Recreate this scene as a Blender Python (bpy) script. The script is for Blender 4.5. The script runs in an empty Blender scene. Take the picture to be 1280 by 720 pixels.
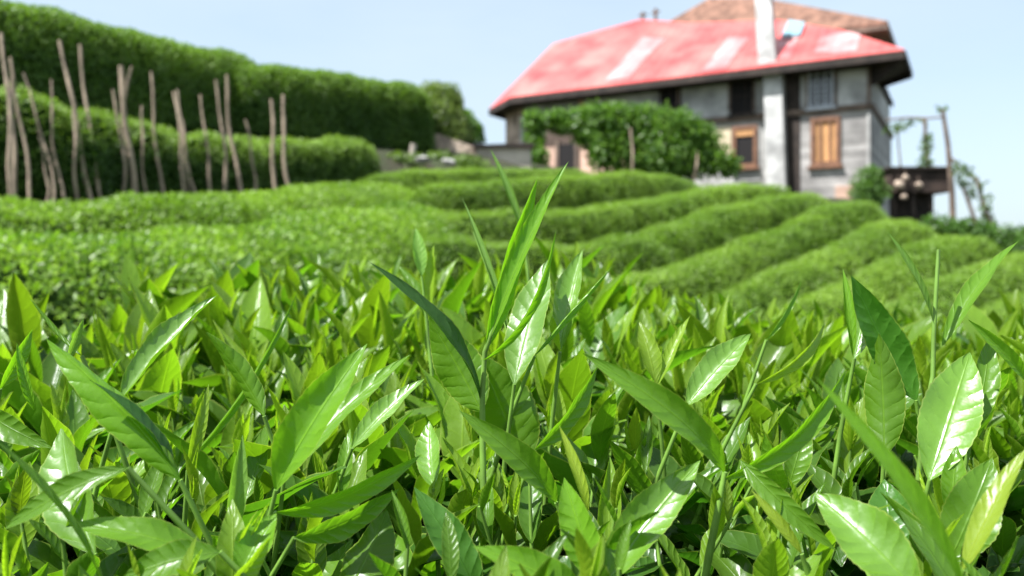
import bpy, math, random
import numpy as np
from mathutils import Vector, Matrix
random.seed(7); rng = np.random.default_rng(11)
S = bpy.context.scene; COL = S.collection
R = math.radians

# ------------------------------------------------------------------ camera
cam = bpy.data.cameras.new("camera"); camo = bpy.data.objects.new("camera", cam); COL.objects.link(camo)
camo.location = (0, 0, 0); camo.rotation_euler = (R(90), 0, 0)
cam.sensor_width = 36; cam.lens = 28.125; cam.shift_y = -30/1280
cam.clip_start = 0.02; cam.clip_end = 3000
cam.dof.use_dof = True; cam.dof.focus_distance = 0.50; cam.dof.aperture_fstop = 7.2
S.camera = camo
def W(px, py, Y): return np.array([(px-640)/1000*Y, Y, (330-py)/1000*Y])

# ------------------------------------------------------------------ light
SAZ, SEL = np.array([-0.87, -0.49]), R(58)
SD = np.array([SAZ[0]*math.cos(SEL), SAZ[1]*math.cos(SEL), math.sin(SEL)])
w = bpy.data.worlds.new("World"); S.world = w; w.use_nodes = True
nt = w.node_tree; bg = nt.nodes["Background"]
sky = nt.nodes.new("ShaderNodeTexSky"); sky.sky_type = 'NISHITA'; sky.sun_disc = False
sky.sun_elevation = SEL; sky.sun_rotation = math.atan2(SD[0], SD[1])
sky.air_density = .9; sky.dust_density = 2.5; sky.ozone_density = 0.6; sky.altitude = 300
hz_ = nt.nodes.new("ShaderNodeMix"); hz_.data_type = 'RGBA'; hz_.inputs[7].default_value = (2.8, 3.35, 3.7, 1)
wtc = nt.nodes.new("ShaderNodeTexCoord"); wmp = nt.nodes.new("ShaderNodeMapping"); wmp.inputs['Scale'].default_value = (1, 1, 3.5)
wno = nt.nodes.new("ShaderNodeTexNoise"); wno.inputs['Scale'].default_value = 2.2; wno.inputs['Detail'].default_value = 6
wmr = nt.nodes.new("ShaderNodeMapRange"); wmr.inputs[1].default_value = .3; wmr.inputs[2].default_value = .7; wmr.inputs[3].default_value = .5; wmr.inputs[4].default_value = .85
nt.links.new(wtc.outputs['Generated'], wmp.inputs[0]); nt.links.new(wmp.outputs[0], wno.inputs[0]); nt.links.new(wno.outputs[0], wmr.inputs[0]); nt.links.new(wmr.outputs[0], hz_.inputs[0])
nt.links.new(sky.outputs[0], hz_.inputs[6]); nt.links.new(hz_.outputs[2], bg.inputs[0]); bg.inputs[1].default_value = 0.125
sl = bpy.data.lights.new("sun", 'SUN'); sl.energy = 5.0  # clear high sun; sl.angle = R(0.5); sl.color = (1, .96, .89)
so = bpy.data.objects.new("sun", sl); COL.objects.link(so)
so.rotation_euler = Vector(SD).to_track_quat('Z', 'Y').to_euler()
S.view_settings.view_transform = 'Standard'; S.view_settings.look = 'None'
S.view_settings.exposure = 1.15; S.view_settings.gamma = 1

# ------------------------------------------------------------------ materials
def mat(name, col, rough=.7, var=.0, scale=5, spec=.4, bump=0, bscale=None, col2=None, stretch=None):
    m = bpy.data.materials.new(name); m.use_nodes = True; n = m.node_tree; b = n.nodes["Principled BSDF"]
    b.inputs['Roughness'].default_value = rough; b.inputs['Specular IOR Level'].default_value = spec
    b.inputs['Base Color'].default_value = (*col, 1)
    tc = n.nodes.new("ShaderNodeTexCoord"); mp = n.nodes.new("ShaderNodeMapping")
    n.links.new(tc.outputs['Object'], mp.inputs[0])
    if stretch: mp.inputs['Scale'].default_value = stretch
    if var or col2:
        t = n.nodes.new("ShaderNodeTexNoise"); t.inputs['Scale'].default_value = scale; t.inputs['Detail'].default_value = 6
        n.links.new(mp.outputs[0], t.inputs[0])
        r = n.nodes.new("ShaderNodeValToRGB"); r.color_ramp.elements[0].position = .35; r.color_ramp.elements[1].position = .65
        c2 = col2 or [min(1, c*(1+var)) for c in col]; c1 = [c*(1-var) for c in col] if not col2 else col
        r.color_ramp.elements[0].color = (*c1, 1); r.color_ramp.elements[1].color = (*c2, 1)
        n.links.new(t.outputs[0], r.inputs[0]); n.links.new(r.outputs[0], b.inputs['Base Color'])
    if bump:
        t = n.nodes.new("ShaderNodeTexNoise"); t.inputs['Scale'].default_value = bscale or scale*4; t.inputs['Detail'].default_value = 5
        n.links.new(mp.outputs[0], t.inputs[0]); bp = n.nodes.new("ShaderNodeBump"); bp.inputs['Distance'].default_value = bump
        n.links.new(t.outputs[0], bp.inputs['Height']); n.links.new(bp.outputs[0], b.inputs['Normal'])
    return m

def leaf_mat(name, near=True, rough=.33, trans=.47, tboost=(1.65, 1.85, .6), spec=.5):
    m = bpy.data.materials.new(name); m.use_nodes = True; n = m.node_tree; L = n.links
    b = n.nodes["Principled BSDF"]; out = n.nodes["Material Output"]
    at = n.nodes.new("ShaderNodeAttribute"); at.attribute_name = "tint"
    b.inputs['Roughness'].default_value = rough; b.inputs['Specular IOR Level'].default_value = spec*.85
    tr = n.nodes.new("ShaderNodeBsdfTranslucent"); mx = n.nodes.new("ShaderNodeMixShader"); mx.inputs[0].default_value = trans
    def mth(op, a, c=None, clamp=False):
        q = n.nodes.new("ShaderNodeMath"); q.operation = op; q.use_clamp = clamp
        for i, v in enumerate((a, c)):
            if v is None: continue
            if isinstance(v, (int, float)): q.inputs[i].default_value = v
            else: L.new(v, q.inputs[i])
        return q.outputs[0]
    def mixc(f, a, c, mode='MIX'):
        q = n.nodes.new("ShaderNodeMix"); q.data_type = 'RGBA'; q.blend_type = mode
        if isinstance(f, (int, float)): q.inputs[0].default_value = f
        else: L.new(f, q.inputs[0])
        for i, v in ((6, a), (7, c)):
            if isinstance(v, tuple): q.inputs[i].default_value = (*v, 1)
            else: L.new(v, q.inputs[i])
        return q.outputs[2]
    col = at.outputs['Color']
    if near:
        uv = n.nodes.new("ShaderNodeUVMap"); sp = n.nodes.new("ShaderNodeSeparateXYZ"); L.new(uv.outputs[0], sp.inputs[0])
        au = mth('ABSOLUTE', mth('SUBTRACT', sp.outputs[0], .5))            # 0 at midrib, .5 at edge
        mu = mth('MULTIPLY', au, 2.0)
        ph = mth('SUBTRACT', mth('MULTIPLY', sp.outputs[1], 9.0), mth('MULTIPLY', mu, 1.1))
        nz = n.nodes.new("ShaderNodeTexNoise"); nz.inputs['Scale'].default_value = 60; nz.inputs['Detail'].default_value = 3
        tc = n.nodes.new("ShaderNodeTexCoord"); L.new(tc.outputs['Object'], nz.inputs[0])
        ph2 = mth('ADD', ph, mth('MULTIPLY', nz.outputs[0], 1.1))
        fr = mth('FRACT', ph2); tri = mth('ABSOLUTE', mth('SUBTRACT', fr, .5))   # .5 at vein
        vein = mth('POWER', mth('MULTIPLY', tri, 2.0), 7.0)
        mid = mth('SUBTRACT', 1.0, mth('MULTIPLY', mu, 16.0), True)
        edge = mth('MULTIPLY', mth('SUBTRACT', mu, .93), 14.0, True)
        v = mth('MAXIMUM', mth('MULTIPLY', vein, .16), mth('MULTIPLY', mid, .75))
        lite = mixc(1.0, col, (1.55, 1.45, 1.5), 'MULTIPLY')
        base = mixc(v, col, lite)
        base = mixc(mth('MULTIPLY', edge, .75), base, (.36, .40, .09))
        nz2 = n.nodes.new("ShaderNodeTexNoise"); nz2.inputs['Scale'].default_value = 25; nz2.inputs['Detail'].default_value = 4
        L.new(tc.outputs['Object'], nz2.inputs[0])
        base = mixc(mth('MULTIPLY', nz2.outputs[0], .45), base, mixc(1.0, base, (.62, .75, .5), 'MULTIPLY'))
        # quilted surface between veins
        bul = mth('SUBTRACT', 1.0, mth('POWER', mth('MULTIPLY', tri, 2.0), 2.5))
        bul = mth('MULTIPLY', bul, mth('MULTIPLY', mu, 1.6, True))
        nz3 = n.nodes.new("ShaderNodeTexNoise"); nz3.inputs['Scale'].default_value = 160; nz3.inputs['Detail'].default_value = 2
        L.new(tc.outputs['Object'], nz3.inputs[0])
        hgt = mth('ADD', mth('ADD', bul, mth('MULTIPLY', nz3.outputs[0], .8)), mth('MULTIPLY', mid, -.6))
        bp = n.nodes.new("ShaderNodeBump"); bp.inputs['Distance'].default_value = .0009; bp.inputs['Strength'].default_value = .5
        L.new(hgt, bp.inputs['Height']); L.new(bp.outputs[0], b.inputs['Normal']); L.new(bp.outputs[0], tr.inputs['Normal'])
        L.new(mth('ADD', mth('MULTIPLY', nz2.outputs[0], .22), rough-.11), b.inputs['Roughness'])
    else: base = col
    ge = n.nodes.new("ShaderNodeNewGeometry")
    under = mixc(.2, base, (.14, .27, .05))
    base2 = mixc(ge.outputs['Backfacing'], base, under)
    L.new(base2, b.inputs['Base Color'])
    L.new(mixc(1.0, base, tboost, 'MULTIPLY'), tr.inputs['Color'])
    L.new(b.outputs[0], mx.inputs[1]); L.new(tr.outputs[0], mx.inputs[2]); L.new(mx.outputs[0], out.inputs['Surface'])
    return m
M_near = leaf_mat("tea_leaf_near")
M_far = leaf_mat("tea_leaf_far", False, rough=.42, trans=.33)
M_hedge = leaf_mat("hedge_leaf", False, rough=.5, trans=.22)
M_wax = leaf_mat("tea_leaf_waxy", rough=.36, trans=.3, spec=1.0)
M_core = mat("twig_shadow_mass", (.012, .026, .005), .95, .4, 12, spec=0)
M_stem = mat("green_stem", (.13, .24, .035), .5, .3, 40)
M_bark = mat("weathered_pole", (.31, .235, .17), .85, .35, 9, bump=.02, stretch=(1, 1, .2))
M_soil = mat("ground_soil", (.035, .028, .015), .95, scale=2.5, col2=(.03, .045, .012), bump=.05)
M_bank = mat("brown_bank", (.16, .11, .065), .95, .4, 2.0, bump=.05)

# ------------------------------------------------------------------ mesh building
class MB:
    def __init__(s): s.v = []; s.f = []; s.uv = []; s.c = []; s.mi = []; s.n = 0; s.mats = []
    def midx(s, m):
        if m not in s.mats: s.mats.append(m)
        return s.mats.index(m)
    def add(s, V, F, m, uv=None, col=None):
        V = np.asarray(V, float).reshape(-1, 3); F = np.asarray(F, int)
        s.v.append(V); s.f.append(F + s.n); s.mi.append(np.full(len(F), s.midx(m)))
        s.uv.append(np.zeros((len(V), 2)) if uv is None else uv)
        s.c.append(np.full((len(V), 3), .5) if col is None else (np.tile(col, (len(V), 1)) if np.ndim(col) == 1 else col))
        s.n += len(V)
    def build(s, name, parent=None, smooth=True):
        me = bpy.data.meshes.new(name)
        V = np.concatenate(s.v); F = np.concatenate([f.ravel() for f in s.f])
        cnt = np.concatenate([np.full(len(f), f.shape[1]) for f in s.f]); st = np.concatenate([[0], np.cumsum(cnt)[:-1]])
        me.vertices.add(len(V)); me.vertices.foreach_set('co', V.ravel())
        me.loops.add(len(F)); me.loops.foreach_set('vertex_index', F)
        me.polygons.add(len(cnt)); me.polygons.foreach_set('loop_start', st); me.polygons.foreach_set('loop_total', cnt)
        me.polygons.foreach_set('material_index', np.concatenate(s.mi))
        me.polygons.foreach_set('use_smooth', np.full(len(cnt), smooth))
        uvl = me.uv_layers.new(name="UVMap"); uvl.data.foreach_set('uv', np.concatenate(s.uv)[F].ravel())
        ca = me.color_attributes.new("tint", 'FLOAT_COLOR', 'POINT')
        C = np.concatenate(s.c); ca.data.foreach_set('color', np.hstack([C, np.ones((len(C), 1))]).ravel())
        for m in s.mats: me.materials.append(m)
        me.update(calc_edges=True); me.validate()
        o = bpy.data.objects.new(name, me); COL.objects.link(o)
        if parent: o.parent = parent
        return o
def tag(o, label=None, cat=None, group=None, kind=None):
    if label: o['label'] = label
    if cat: o['category'] = cat
    if group: o['group'] = group
    if kind: o['kind'] = kind
    return o
def empty(name, loc=(0, 0, 0)):
    o = bpy.data.objects.new(name, None); COL.objects.link(o); o.location = loc; o.empty_display_size = .2; return o
def part(mb, name, root, smooth=False, label=None):
    o = mb.build(name, None, smooth); o.parent = root
    # meshes are made in world space
    bpy_mw = Matrix.Identity(4); r = root; off = Vector((0, 0, 0))
    while r: off += r.location; r = r.parent
    o.location = -off
    if label: o['label'] = label
    return o
def nrm(a): return a/np.maximum(np.linalg.norm(a, axis=-1, keepdims=True), 1e-9)

def tube(mb, pts, rad, m, k=7, col=None, jitter=0):
    pts = [np.asarray(p, float) for p in pts]; n = len(pts)
    if np.ndim(rad) == 0: rad = [rad]*n
    V = []
    for i, p in enumerate(pts):
        t = nrm(pts[min(i+1, n-1)] - pts[max(i-1, 0)])
        a = nrm(np.cross(t, [0.31, .9, .2])); b = np.cross(t, a)
        for j in range(k):
            an = 2*math.pi*j/k; r = rad[i]*(1+jitter*(random.random()-.5)); V.append(p + r*(math.cos(an)*a+math.sin(an)*b))
    F = [[i*k+j, i*k+(j+1) % k, (i+1)*k+(j+1) % k, (i+1)*k+j] for i in range(n-1) for j in range(k)]
    V.append(pts[0]); V.append(pts[-1])
    mb.add(V, F, m, col=col)
    mb.add(V, [[j, (j+1) % k, n*k] for j in range(k)] + [[(n-1)*k+(j+1) % k, (n-1)*k+j, n*k+1] for j in range(k)], m, col=col)

NU = 9
def leaves(mb, base, axis, nor, L, Wd, bend, fold, twist, tint, m, nv=9, teeth=0., ripple=.05, droop=None):
    """batch of N leaf blades"""
    N = len(base); axis = nrm(axis); nor = nrm(nor - (nor*axis).sum(-1, keepdims=True)*axis); side = np.cross(axis, nor)
    s = np.linspace(0, 1, nv); pr = (s**.8)*((1-s)**1.02); pr = pr/pr.max(); pr[0] = .05; pr[-1] = .01
    if teeth: pr = pr*(1+teeth*((np.arange(nv) % 2)-.5)); 
    u = np.linspace(-1, 1, NU)
    ph = rng.uniform(0, 6.28, (N, 1, 1))
    sg = s[None, :, None]; ug = u[None, None, :]
    hw = (Wd[:, None, None]/2)*pr[None, :, None]
    fo = fold[:, None, None]
    lat = hw*ug*np.cos(fo*np.abs(ug)); hgt = hw*np.abs(ug)**1.25*np.sin(fo) + ripple*Wd[:, None, None]*np.sin(sg*15+ph+np.sign(ug)*1.3)*ug**2*pr[None, :, None]
    if nv >= 15: hgt = hgt + .05*Wd[:, None, None]*pr[None, :, None]*np.sin(2*np.pi*(9*sg-1.1*np.abs(ug))+ph)*np.abs(ug)*(1.15-np.abs(ug)) + .03*Wd[:, None, None]*np.sin(sg*5+ph*2)*ug
    tw = twist[:, None, None]*(sg-.35)
    lat2 = lat*np.cos(tw)-hgt*np.sin(tw); hg2 = lat*np.sin(tw)+hgt*np.cos(tw)
    arch = bend[:, None, None]*L[:, None, None]*np.sin(np.pi*sg**.85) + 0*ug
    if droop is not None: arch = arch - droop[:, None, None]*L[:, None, None]*sg**2.2
    P = base[:, None, None, :] + (sg*L[:, None, None]+0*ug)[..., None]*axis[:, None, None, :] + lat2[..., None]*side[:, None, None, :] + (hg2+arch)[..., None]*nor[:, None, None, :]
    idx = np.arange(nv*NU).reshape(nv, NU)
    q = np.stack([idx[:-1, :-1], idx[:-1, 1:], idx[1:, 1:], idx[1:, :-1]], -1).reshape(-1, 4)[:, ::-1]
    F = (q[None]+(np.arange(N)*nv*NU)[:, None, None]).reshape(-1, 4)
    uv = np.stack(np.broadcast_arrays((ug+1)/2+0*sg, sg+0*ug), -1)[0].reshape(-1, 2)
    mb.add(P.reshape(-1, 3), F, m, np.tile(uv, (N, 1)), np.repeat(tint, nv*NU, 0))

def cards(mb, base, axis, nor, L, Wd, tint, m):
    """small folded leaf blades, two faces each, for distant foliage"""
    N = len(base); axis = nrm(axis); nor = nrm(nor - (nor*axis).sum(-1, keepdims=True)*axis); side = np.cross(axis, nor)
    L = L[:, None]; Wd = Wd[:, None]
    P = np.stack([base, base+axis*L*.45+side*Wd/2+nor*Wd*.22, base+axis*L-nor*L*.12, base+axis*L*.45-side*Wd/2+nor*Wd*.22], 1)
    i = np.arange(N)[:, None]*4
    F = np.concatenate([i+np.array([0, 1, 2]), i+np.array([0, 2, 3])])[:, ::-1]
    F = F[:, ::-1]
    mb.add(P.reshape(-1, 3), F, m, None, np.repeat(tint, 4, 0))

def snoise(P, f, seed=0):
    r = np.random.default_rng(seed); o = 0
    for k in range(7):
        d = r.normal(size=3); d /= np.linalg.norm(d); o = o + np.sin((P@d)*f*(.6+.25*k)+r.uniform(0, 6.28))
    return o/7**.5

# ------------------------------------------------------------------ rows, hedges (pixel x, crest y, depth)
def smooth_path(pts, step=.2):
    P = np.array(pts); d = [0]
    for a, b in zip(P[:-1], P[1:]): d.append(d[-1]+np.linalg.norm(b[:3]-a[:3]))
    d = np.array(d); n = max(8, int(d[-1]/step)); t = np.linspace(0, d[-1], n)
    # catmull-ish via cubic hermite
    m = np.gradient(P, d, axis=0); out = []
    for x in t:
        i = min(np.searchsorted(d, x, side='right')-1, len(d)-2); h = d[i+1]-d[i]; q = (x-d[i])/h
        out.append((2*q**3-3*q**2+1)*P[i]+(q**3-2*q**2+q)*h*m[i]+(-2*q**3+3*q**2)*P[i+1]+(q**3-q**2)*h*m[i+1])
    return np.array(out), t
ground_pts = []
def foliage_row(name, pts, hw, H, dens, ls, tints, seed, n=2.6, label=None, cat=None, group=None, bump=.05, upb=.6, base_y=None, endr=.6, freq=5., gp=True, flush=False):  # flush: leaf tint painted as if sunlit on top, shaded on the sides
    path = [W(*p[:3]) for p in pts]
    Hs = [H]*len(pts) if base_y is None else [W(p[0], p[1], p[2])[2]-W(p[0], b, p[2])[2] for p, b in zip(pts, base_y)]
    P = np.array([[*a, h] for a, h in zip(path, Hs)]); C, t = smooth_path(P)
    T = np.gradient(C[:, :3], axis=0); T[:, 2] = 0; T = nrm(T); N = np.stack([T[:, 1], -T[:, 0], 0*T[:, 0]], -1)  # right of travel
    Ltot = t[-1]; r = np.random.default_rng(seed)
    def surf(tt, ph, extra=0.):
        x = np.interp(tt, t, C[:, 0]); y = np.interp(tt, t, C[:, 1]); z = np.interp(tt, t, C[:, 2]); h = np.interp(tt, t, C[:, 3])
        nx = np.interp(tt, t, N[:, 0]); ny = np.interp(tt, t, N[:, 1])
        e = np.minimum(tt, Ltot-tt)/endr; e = np.clip(e, 0, 1); k = np.sqrt(np.maximum(1-(1-e)**2, 0.0004))
        c = np.cos(ph); s_ = np.sin(ph)
        a = np.sign(c)*np.abs(c)**(2/n)*hw*k; b = np.abs(s_)**(2/n)*h*(.25+.75*k)
        Q = np.stack([x+nx*a, y+ny*a, z-h+b], -1)
        O = np.stack([nx*c, ny*c, s_+.02], -1); O = nrm(O)
        return Q+O*(bump*(snoise(Q, freq, seed)[..., None]*.9+.7*snoise(Q, freq*2.7, seed+1)[..., None])+extra), O
    mb = MB()
    nt_, npz = len(t), 15
    g = np.meshgrid(t, np.linspace(0, math.pi, npz), indexing='ij')
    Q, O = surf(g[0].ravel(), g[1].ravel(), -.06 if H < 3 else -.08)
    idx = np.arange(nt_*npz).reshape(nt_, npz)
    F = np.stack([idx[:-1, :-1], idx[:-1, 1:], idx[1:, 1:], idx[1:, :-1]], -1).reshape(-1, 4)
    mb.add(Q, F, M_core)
    hm = np.mean(C[:, 3]); area = Ltot*(2*hw+2*hm*.8)
    K = int(area*dens)
    # sample angle evenly in arc length of the superellipse
    pa = np.linspace(0.0, math.pi, 200); xa = np.sign(np.cos(pa))*np.abs(np.cos(pa))**(2/n)*hw; ya = np.abs(np.sin(pa))**(2/n)*hm
    cl = np.concatenate([[0], np.cumsum(np.hypot(np.diff(xa), np.diff(ya)))]); 
    ph = np.interp(r.uniform(0, cl[-1], K), cl, pa); tt = r.uniform(0, Ltot, K)
    Q, O = surf(tt, ph); Q = Q + O*r.uniform(-.07, .03 if H > .9 else .01, K)[:, None]
    ax = nrm(r.normal(size=(K, 3))*.75 + O*.45 + np.array([0, 0, upb])*.6)
    no = nrm(O*.9 + r.normal(size=(K, 3))*.55 + np.array([0, 0, .5]))
    L = ls*r.uniform(.7, 1.3, K); Wd = L*r.uniform(.4, .55, K)
    a, b = np.array(tints[0]), np.array(tints[1]); q = np.clip(.5+.45*snoise(Q, 2.2, seed+5)+r.normal(0, .3, K), 0, 1)[:, None]
    if flush:   # sun and shade painted into the tint: bright top, dark sides
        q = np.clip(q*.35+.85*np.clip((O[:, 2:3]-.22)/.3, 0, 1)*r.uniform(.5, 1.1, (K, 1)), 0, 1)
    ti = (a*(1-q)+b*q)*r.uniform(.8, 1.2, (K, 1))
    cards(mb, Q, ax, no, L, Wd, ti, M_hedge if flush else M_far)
    o = mb.build(name); tag(o, label, cat, group)
    if gp:
        for c in C[::3]: ground_pts.append((c[0], c[1], c[2]-c[3]*.98))
    return o
G1, G2 = (.135, .235, .026), (.22, .34, .045)
D1, D2 = (.065, .145, .018), (.12, .225, .026)
rows = [
 ("furthest low tea row, running just in front of the walled bank left of the house", [(740,213,18),(660,212,16.8),(580,212,15.6),(500,215,14.6),(435,224,13.6)], .75),
 ("clipped tea row just under the vine covered arbour", [(875,226,16.2),(800,217,15.2),(720,219,13.6),(640,224,12.4),(560,231,11.4),(500,240,10.8)], .66),
 ("clipped tea row ending below the foot of the pale chimney flue", [(985,232,14.4),(920,230,13.4),(840,243,11.6),(760,255,10.2),(690,262,9.3),(610,264,8.8),(535,266,8.5),(490,280,8.0)], .55),
 ("clipped tea row ending below the wood framed window", [(1042,249,13.2),(1000,243,12.7),(940,250,11.7),(860,272,10),(785,297,8.7),(700,305,7.8),(610,300,7.3),(520,300,7.0),(440,318,6.5),(385,345,6)], .55),
 ("clipped tea row ending below the round shrub at the house corner", [(1104,264,12.2),(1068,255,11.8),(984,283,10),(915,308,8.7),(847,331,7.7),(770,345,7.0),(680,352,6.5),(590,357,6.1),(500,368,5.7)], .53),
 ("clipped tea row ending in front of the dark hut", [(1166,283,11.5),(1129,276,11.1),(1053,305,9.4),(984,336,8.1),(900,370,7.1),(800,400,6.2),(700,412,5.5)], .52),
 ("clipped tea row ending below the trellis of leaning poles", [(1240,301,10.8),(1204,295,10.4),(1122,324,8.7),(1053,360,7.4),(980,395,6.4),(890,430,5.6)], .52),
 ("clipped tea row that leaves the picture at its right edge, higher of the two", [(1400,305,10.6),(1290,317,9.3),(1191,347,7.7),(1122,385,6.6),(1050,420,5.8)], .52),
 ("lowest clipped tea row at the right edge of the picture, behind the foreground leaves", [(1480,335,9),(1350,352,7.8),(1250,385,6.4),(1150,435,5.4)], .52)]
for i, (lab, pts, hw) in enumerate(rows):
    foliage_row("tea_row", pts, hw*.75, .76, 3600, .026, (G1, G2), 20+i, n=3.0, upb=.4, label=lab, cat="tea row", group="clipped tea rows on the slope", bump=.024)
foliage_row("tea_row", [(-260,300,3.6),(-60,305,3.7),(80,303,4.2),(200,297,5.0),(310,290,6.0),(400,275,7.2),(470,262,8.6),(515,254,9.6)], 1.2, 1.0, 4200, .042, ((.09, .19, .02), G2), 51, n=2.2,
    label="broad leafy tea row at left, shaded end nearest the camera", cat="tea row", group="broad tea rows at left", bump=.035, freq=3)
foliage_row("tea_row", [(-500,262,5.6),(-150,256,6.0),(30,252,6.6),(160,250,7.4),(290,244,8.6),(390,236,10.2),(450,232,11.6),(490,230,12.6)], 1.05, 1.0, 3000, .04, (G1, G2), 52, n=2.2,
    label="broad leafy tea row at left running along the foot of the bare poles", cat="tea row", group="broad tea rows at left", bump=.035, freq=3)
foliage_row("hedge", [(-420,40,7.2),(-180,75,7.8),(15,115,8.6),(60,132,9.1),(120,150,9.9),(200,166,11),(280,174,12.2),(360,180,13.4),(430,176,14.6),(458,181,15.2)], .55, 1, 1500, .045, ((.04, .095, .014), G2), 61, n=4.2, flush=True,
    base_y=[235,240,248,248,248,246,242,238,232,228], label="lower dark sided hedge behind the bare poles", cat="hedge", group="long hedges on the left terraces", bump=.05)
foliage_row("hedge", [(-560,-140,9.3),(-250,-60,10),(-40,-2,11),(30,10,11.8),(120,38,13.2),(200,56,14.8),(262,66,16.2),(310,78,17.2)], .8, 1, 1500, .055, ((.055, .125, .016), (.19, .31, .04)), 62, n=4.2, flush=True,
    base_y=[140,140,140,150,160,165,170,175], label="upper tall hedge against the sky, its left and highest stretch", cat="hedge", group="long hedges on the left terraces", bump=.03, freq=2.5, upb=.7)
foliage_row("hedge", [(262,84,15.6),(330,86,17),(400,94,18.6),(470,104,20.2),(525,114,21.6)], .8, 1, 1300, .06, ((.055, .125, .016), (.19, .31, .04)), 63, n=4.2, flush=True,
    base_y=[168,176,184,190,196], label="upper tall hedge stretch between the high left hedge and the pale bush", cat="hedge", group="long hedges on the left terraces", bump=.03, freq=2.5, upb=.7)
foliage_row("bush", [(518,116,21.4),(545,112,22.4),(566,126,23.2)], .9, 1, 900, .08, ((.12,.17,.05), (.21,.27,.09)), 64, n=2.6,
    base_y=[182,180,180], label="pale green bush at the far end of the upper hedge", cat="bush", bump=.12, freq=3)
foliage_row("bush", [(560,140,25),(575,134,25.4),(595,140,26)], .7, 1, 900, .08, (D1, D2), 65, n=2.2,
    base_y=[180,180,180], label="small dark round bush left of the house, behind the pale bush", cat="bush", bump=.1, freq=3)

# ------------------------------------------------------------------ bare poles
poles = [(56,240,50,172,4),(236,243,230,150,4),(186,245,178,132,5),(16,249,0,40,8),(25,249,14,98,8),(42,243,12,72,6),(69,238,30,92,5),(78,238,66,100,5),(93,240,92,138,6),(117,248,74,50,8),(133,248,99,55,7),(156,246,140,112,6),
 (170,249,151,83,12),(204,244,190,90,6),(227,244,218,115,6),(249,241,222,112,6),(267,241,250,118,5),(283,239,269,100,6),(304,235,283,94,7),(318,230,307,150,5),(342,234,340,124,7),(363,232,355,118,7)]
plab = ["short thin stick standing low, among the first poles at left", "thin short stick between the meeting pair and the lone upright pole", "thin stick just right of the thickest pole, leaning left", "thick bare pole at the very left edge, its top leaning out of the picture", "bare pole crossing behind the thick pole at the left edge", "crooked thin pole leaning left, third from the left edge",
 "thin pole slanting left, a short way right of the crooked one", "thin straight pole whose pale tip stands before the upper hedge", "short straight pole rising just left of the tall forked pair",
 "tall stout pole leaning strongly left, the highest in the row after the edge one", "tall slim pole leaning left, right beside the stout leaning one", "slim wavy pole left of the thickest pole",
 "thickest bare pole with a split top", "single upright pole standing alone right of the thickest pole", "near upright pole of a pair that meets at the top, left one", "slanting pole of a pair that meets at the top, right one",
 "thin pole with knobbly top right of the meeting pair", "slim pole leaning left, left neighbour of the tall leaning one", "tall leaning pole where the second upper hedge begins", "shortest bare pole, between two taller ones near the right",
 "straight upright pole, second from the right end of the row", "rightmost bare pole of the row"]
for i, (bx, by, tx, ty, wd) in enumerate(poles):
    Y = np.interp(bx, [0, 60, 120, 200, 280, 360], [7.6, 8.1, 8.9, 10.0, 11.2, 12.3])
    a = W(bx, by+18, Y); b = W(tx, ty, Y+.15); n_ = 9; pts = []; k = wd/1000*Y/2*.66
    for j in range(n_):
        s_ = j/(n_-1); off = math.sin(s_*math.pi)*.045*Y/9*math.sin(i*2.3+1) + .018*math.sin(s_*9+i); p = a*(1-s_)+b*s_; p = p+np.array([off, .03*math.sin(i+s_*5), 0]); pts.append(p)
    mb = MB(); tube(mb, pts, [k*(1.1-.35*j/(n_-1))*(1+.12*math.sin(j*2.1+i)) for j in range(n_)], M_bark, 7, jitter=.25)
    if i == 12:   # forked tops
        p = pts[-2]; tube(mb, [pts[-3], p+np.array([.06, 0, .02]), p+np.array([.11, 0, .22])], [k*.6, k*.5, k*.35], M_bark, 6)
    if i in (6, 16, 20): tube(mb, [pts[4], pts[4]+np.array([-.06, 0, .1])], [k*.4, k*.25], M_bark, 5)
    tag(mb.build("wooden_pole"), plab[i], "pole", "bare poles in front of the left hedges")

# ------------------------------------------------------------------ house (local: u leftwards along facade, v inward)
C0 = np.array([10.73, 24.0]); UD = np.array([-.866, .5]); VD = np.array([.5, .866])
def hp(u, v, z): q = C0+UD*u+VD*v; return np.array([q[0], q[1], z])
def hu(px, v=0.): k = (px-640)/1000; return (10.73+.5*v-k*(24+.866*v))/(.866+.5*k)
def hY(u, v=0.): return 24+.5*u+.866*v
def hz(px, py, v=0.): return (330-py)/1000*hY(hu(px, v), v)
def quadbox(mb, P8, m):  # P8: 4 bottom + 4 top
    mb.add(P8, [[0,3,2,1],[4,5,6,7],[0,1,5,4],[1,2,6,5],[2,3,7,6],[3,0,4,7]], m)
def hbox(mb, u0, u1, v0, v1, z0, z1, m):
    u0, u1 = min(u0, u1), max(u0, u1); v0, v1 = min(v0, v1), max(v0, v1)
    quadbox(mb, [hp(u1,v0,z0),hp(u0,v0,z0),hp(u0,v1,z0),hp(u1,v1,z0),hp(u1,v0,z1),hp(u0,v0,z1),hp(u0,v1,z1),hp(u1,v1,z1)], m)
def fbox(mb, x0, x1, y0, y1, v0, v1, m):   # facade rectangle by photo pixels
    xm = (x0+x1)/2; hbox(mb, hu(x0, v0), hu(x1, v0), v0, v1, hz(xm, y1, v0), hz(xm, y0, v0), m)
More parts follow.
